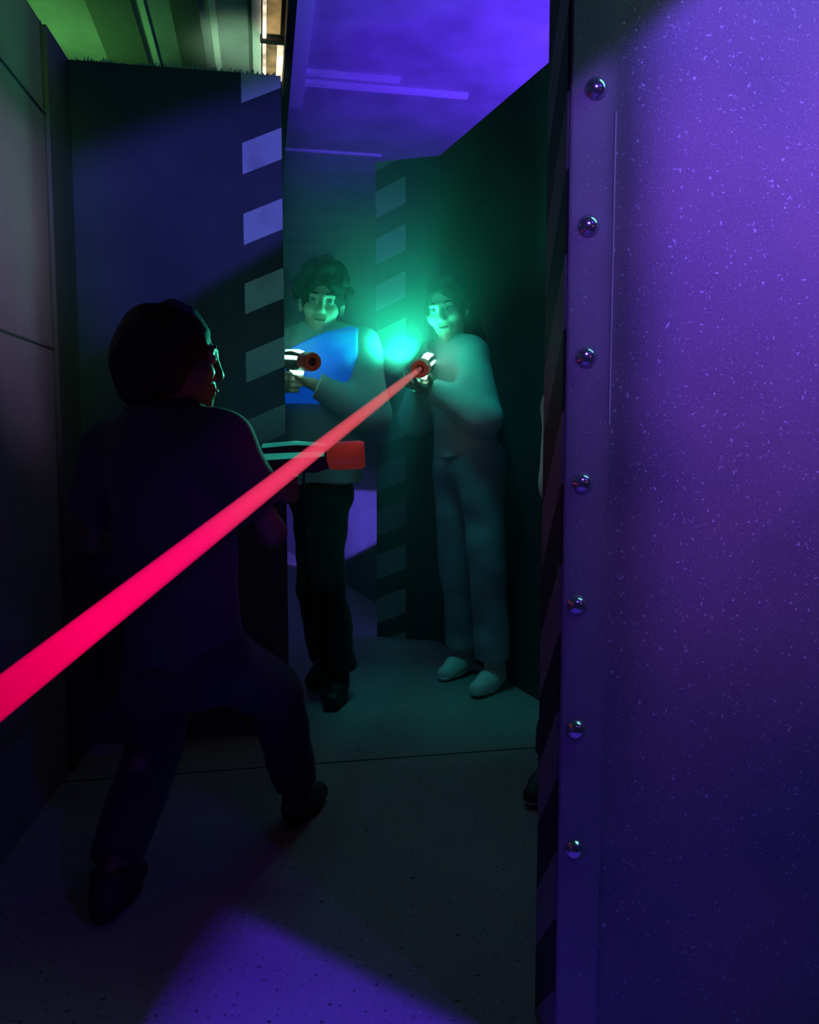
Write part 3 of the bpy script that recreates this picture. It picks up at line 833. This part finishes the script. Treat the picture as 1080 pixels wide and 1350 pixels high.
em = kb.n('Emission'); kb.l(cr.outputs[0], em.inputs[0]); em.inputs[1].default_value = 1.0
tr = kb.n('BsdfTransparent'); mx = kb.n('MixShader')
lw = kb.n('LayerWeight'); lw.inputs[0].default_value = .5
fac = kb.math('MULTIPLY', kb.ramp(lw.outputs['Facing'], .95, .45), .93)
kb.l(fac, mx.inputs[0]); kb.l(tr.outputs[0], mx.inputs[1]); kb.l(em.outputs[0], mx.inputs[2]); kb.l(mx.outputs[0], kb.out.inputs[0])
bm = bmesh.new()
for k_ in range(25):
    pass
rings = []
for i in range(41):
    z = BL * i / 40; rr = .0150 * (1 - .35 * max(0, 1 - z / .5))
    rings.append([bm.verts.new((rr * math.cos(2 * math.pi * j / 32), rr * math.sin(2 * math.pi * j / 32), z)) for j in range(32)])
for r0_, r1_ in zip(rings, rings[1:]):
    for j in range(32): bm.faces.new((r0_[j], r0_[(j + 1) % 32], r1_[(j + 1) % 32], r1_[j]))
bo = bm_obj('laser_beam', bm, kb.m, smooth=True)
bo.location = mz; bo.rotation_euler = bdir.to_track_quat('Z', 'Y').to_euler()
tag(bo, 'red laser beam running from the pale sweatered player down past the left player', 'laser beam')

# ================================================================== LIGHT FIXTURE (upper left)
fx = atz(362, 40, CZ - .06)
fr_ = empty('ceiling_light', fx + Z * .06); tag(fr_, 'long warm white tube light at the ceiling above the left panel', 'light')
RZ = Matrix((cx, cdir, Z)).transposed().to_4x4()
def fpart(name, lo, hi, mat, par=fr_, bev=.004):
    bm = bmesh.new(); box_pts(bm, lo, hi, RZ); return bm_obj(name, bm, mat, par, bevel=bev)
hou = fpart('housing', (-.085, -1.6, -.05), (.095, .75, 0), simple('fixture housing', (.10, .09, .07), .5))
ktu = glow('tube light', (1, .88, .62), 3.5); kdf = glow('diffuser panel', (1, .66, .25), .75)
fpart('diffuser', (-.045, -1.5, -.058), (.035, .05, -.051), kdf, bev=.001)
fpart('diffuser', (-.050, .20, -.058), (.015, .62, -.051), kdf, bev=.001)
for lo, hi in (((.02, .16, -.075), (.06, .70, -.052)), ((-.072, -1.5, -.075), (-.050, .70, -.052))):
    fpart('tube', lo, hi, ktu, bev=.004)
for y in (.08, .66):
    fpart('end_bracket', (-.088, y, -.085), (.098, y + .05, -.0), MAT['gun'])

# ================================================================== HAZE
HC = at(505, 470, 3.0)
kh = NT('haze'); kh.t.nodes.remove(kh.b)
vs = kh.n('VolumeScatter'); vs.inputs['Color'].default_value = (.9, 1, .95, 1); vs.inputs['Density'].default_value = .055
vs.inputs['Anisotropy'].default_value = .0
hn = kh.ramp(kh.noise(2.2, 2), .1, .8)
hg = kh.n('VectorMath', operation='DISTANCE'); kh.l(kh.n('TexCoord').outputs['Object'], hg.inputs[0]); hg.inputs[1].default_value = HC
hd = kh.math('POWER', kh.ramp(hg.outputs['Value'], 1.3, .05), 2.0)
kh.l(kh.math('ADD', kh.math('MULTIPLY', hd, kh.math('MULTIPLY', hn, 1.5)), .045), vs.inputs['Density'])
kh.l(vs.outputs[0], kh.out.inputs['Volume'])
bm = bmesh.new(); box_pts(bm, (-2.6, 2.80, .02), (1.0, 6.5, 2.33))
hz = bm_obj('haze', bm, kh.m); tag(hz, 'thin drifting theatrical haze filling the space beyond the doorway', 'haze', kind='stuff')

# ================================================================== LIGHTS
# ultraviolet lamp on the right wall, upper left shadow edge masked in its nodes
RP = V((0, RY, 0)); RN = V((0, 1, 0)); rw = lambda x, y: onpl(x, y, RP, RN)
Lr = V((1.35, -.35, 2.25)); cutR = (rw(745, 132), rw(905, -2), .009)
light('uv_lamp_right', 'SPOT', Lr, (.18, .08, 1), 240, rw(1000, 130), .02, spot=66, blend=1, edges=[cutR, (rw(850, 300), rw(840, 1000), .025), (rw(742, 680), rw(1080, 680), .22)], inside=rw(1000, 500))
light('uv_fill_right_low', 'SPOT', Lr, (.09, .03, 1), 19, rw(900, 700), .02, spot=110, blend=1, edges=[cutR], inside=rw(1000, 500))  # added low fill that tints the recessed board bluer
light('uv_fill_strip', 'SPOT', V((.3, -.4, 1.9)), (.27, .15, 1), 44, rw(775, 400), .02, spot=52, blend=1, edges=[cutR, (rw(806, 300), rw(797, 1000), .004), (rw(742, 900), rw(742, 1200), .01), (rw(742, 720), rw(1080, 720), .22)], inside=rw(775, 600))  # added spot for the strip alone, masked to its edges
light('magenta_lamp_right', 'SPOT', V((1.3, -.3, 1.3)), (1, .24, .42), 10, rw(980, 470), .08, spot=44, blend=1, edges=[(rw(850, 300), rw(830, 1000), .05)], inside=rw(1000, 500))
# glint for the bolts
bg = light('bolt_glint', 'AREA', V((.95, 1.0, 2.05)), (.30, 1, .80), 2.4, V((.25, RY, 1.1)), .8, .30)
bgz = (V((.95, 1.0, 2.05)) - V((.25, RY, 1.1))).normalized(); bgx = V((.7, 0, -.7)); bgx = (bgx - bgz * bgx.dot(bgz)).normalized(); bgy = bgz.cross(bgx)
bg.rotation_euler = Matrix((bgx, bgy, bgz)).transposed().to_euler()
# ultraviolet on the floor
fz = lambda x, y: atz(x, y, 0)
light('uv_lamp_floor', 'SPOT', V((.0, -.6, 2.3)), (.11, .02, 1), 380, fz(420, 1340), .02, spot=60, blend=.3, edges=[(fz(325, 1208), fz(605, 1352), .006), (fz(330, 1208), fz(215, 1352), .03)], inside=fz(370, 1330))
# ultraviolet band over the left panel
lp = lambda x, y: onpl(x, y, a_, nrm)
light('uv_lamp_left', 'SPOT', V((-.05, -.3, 2.5)), (.13, .09, 1), 190, lp(335, 240), .02, spot=30, blend=.7, edges=[(lp(85, 215), lp(380, 110), .025), (lp(230, 405), lp(382, 312), .008), (lp(60, 200), lp(60, 400), .03)], inside=lp(300, 240))
# pinkish wash on the left wall
wl = lambda x, y: onpl(x, y, b_, n_in)
light('wash_left_wall', 'SPOT', V((.12, .2, 2.0)), (.85, .45, 1), 130, wl(2, 290), .05, spot=30, blend=1, edges=[(wl(0, 125), wl(58, 182), .012), (wl(62, 200), wl(62, 500), .02)], inside=wl(20, 300))
# green wash on the ceiling at left
light('green_ceiling', 'SPOT', V((-2.6, 5.4, 2.6)), (.22, 1, .18), 30, atz(100, 35, CZ), .1, spot=70, blend=1, edges=[(atz(376, 0, CZ), atz(376, 95, CZ), .01)], inside=atz(200, 40, CZ))
light('green_post', 'SPOT', V((-1.1, 5.2, 2.6)), (.5, 1, .55), 30, atz(325, 60, CZ), .1, spot=50, blend=1, edges=[(atz(376, 0, CZ), atz(376, 95, CZ), .01)], inside=atz(200, 40, CZ))
light('green_left_wall', 'SPOT', V((-.1, 1.2, 3.3)), (.35, 1, .10), 42, wl(5, 30), .1, spot=28, blend=1)
# ultraviolet on the ceiling at right
light('uv_ceiling', 'SPOT', V((1.7, 5.2, 2.0)), (.11, .035, 1), 420, atz(700, 40, CZ), .2, spot=130, blend=.7, edges=[(atz(384, 0, CZ), atz(384, 95, CZ), .01)], inside=atz(600, 40, CZ))
# patch on the wall behind the players
gN = V((-gd.y, gd.x, 0)); gp = lambda x, y: onpl(x, y, g0, gN)
light('uv_patch', 'SPOT', V((-1.5, 3.6, 1.9)), (.17, .11, 1), 750, gp(450, 690), .01, spot=70, blend=.2, edges=[(gp(450, 646), gp(500, 648), .004), (gp(385, 775), gp(492, 718), .004)], inside=gp(460, 690))
light('fill_behind', 'AREA', V((-.9, 4.2, 2.2)), (.15, .35, .8), 1.6, V((-.6, 4.5, 0)), 1.0)
# glow of the guns, with added rim and fill lights
gl = at(536, 474, 2.97)
light('gun_glow', 'SPOT', gl, (.02, 1, .55), 17, gl + V((-.25, -.28, .9)), .03, spot=168, blend=.7)
light('gun_glow_low', 'SPOT', gl, (.02, .9, .75), 2.6, gl - Z * .9 + V((-.1, -.2, 0)), .03, spot=150, blend=.8, edges=[(fz(340, 1200), fz(420, 960), .04)], inside=fz(600, 1100))
light('profile_rim', 'SPOT', gl, (.06, 1, .6), 75, at(285, 520, 1.65), .03, spot=22, blend=.8)  # added narrow spot for a green rim on the left player
light('front_gun_glow', 'SPOT', at(400, 575, 2.12), (.02, .9, .75), 1.3, lp(345, 470), .03, spot=95, blend=1)
light('shoulder_fill', 'POINT', at(592, 452, 2.84), (.02, 1, .6), .40, size=.03)  # added point light to brighten the shooter's shoulder and arm
light('gun_glow_second', 'POINT', gunB @ V((.0, .05, .15)), (.05, 1, .6), .2, size=.03)
light('vest_fill', 'SPOT', V((-.10, 2.2, 1.75)), (.03, .25, 1), 8, at(432, 480, 3.0), .02, spot=9, blend=.5)  # added blue spot in mid-air that colours the chest
# added fill spots, each aimed at one dim area
light('dim_corridor', 'SPOT', V((.15, 2.2, 3.2)), (.07, .55, .62), 10.5, fz(600, 1090), .1, spot=50, blend=1, edges=[(fz(330, 1200), fz(420, 960), .04)], inside=fz(600, 1100))
light('panel_green_fill', 'SPOT', V((-.25, .3, 2.5)), (.12, 1, .75), 8, lp(230, 260), .1, spot=60, blend=1, edges=[(lp(60, 650), lp(380, 600), .08)], inside=lp(230, 200))
light('corridor_fill', 'SPOT', V((.0, 2.3, 2.3)), (.0, .75, .75), 21, V((.20, 3.1, .45)), .1, spot=46, blend=1)
light('back_uv_fill', 'SPOT', V((.1, -.1, 1.9)), (.08, .10, 1), 1.0, at(300, 640, YA), .05, spot=26, blend=1)
light('arm_uv_fill', 'SPOT', V((.0, .0, 1.5)), (.14, .10, 1), 1.6, at(352, 735, YA), .05, spot=14, blend=1)
light('hip_uv_fill', 'SPOT', V((.0, .0, 1.5)), (.10, .08, 1), 1.3, at(310, 860, YA), .05, spot=18, blend=1)
light('sleeve_fill', 'SPOT', V((.1, 1.5, 1.5)), (.35, 1, .95), 3.0, at(712, 630, 2.15), .03, spot=24, blend=1)

w = bpy.data.worlds.new('night'); SC.world = w; w.use_nodes = True
w.node_tree.nodes['Background'].inputs[0].default_value = (.10, .25, .9, 1); w.node_tree.nodes['Background'].inputs[1].default_value = .006

# ================================================================== CAMERA
cam = bpy.data.cameras.new('camera'); co_ = bpy.data.objects.new('camera', cam); COL.objects.link(co_)
cam.sensor_fit = 'HORIZONTAL'; cam.sensor_width = 36; cam.lens = 36 * F_PX / 1080; cam.clip_start = .02
co_.location = CAM; co_.rotation_euler = (math.pi / 2 - PITCH, 0, 0)
SC.camera = co_
SC.view_settings.view_transform = 'Standard'; SC.view_settings.look = 'None'
SC.cycles.use_denoising = True
SC.cycles.sample_clamp_indirect = 4
SC.cycles.volume_bounces = 0
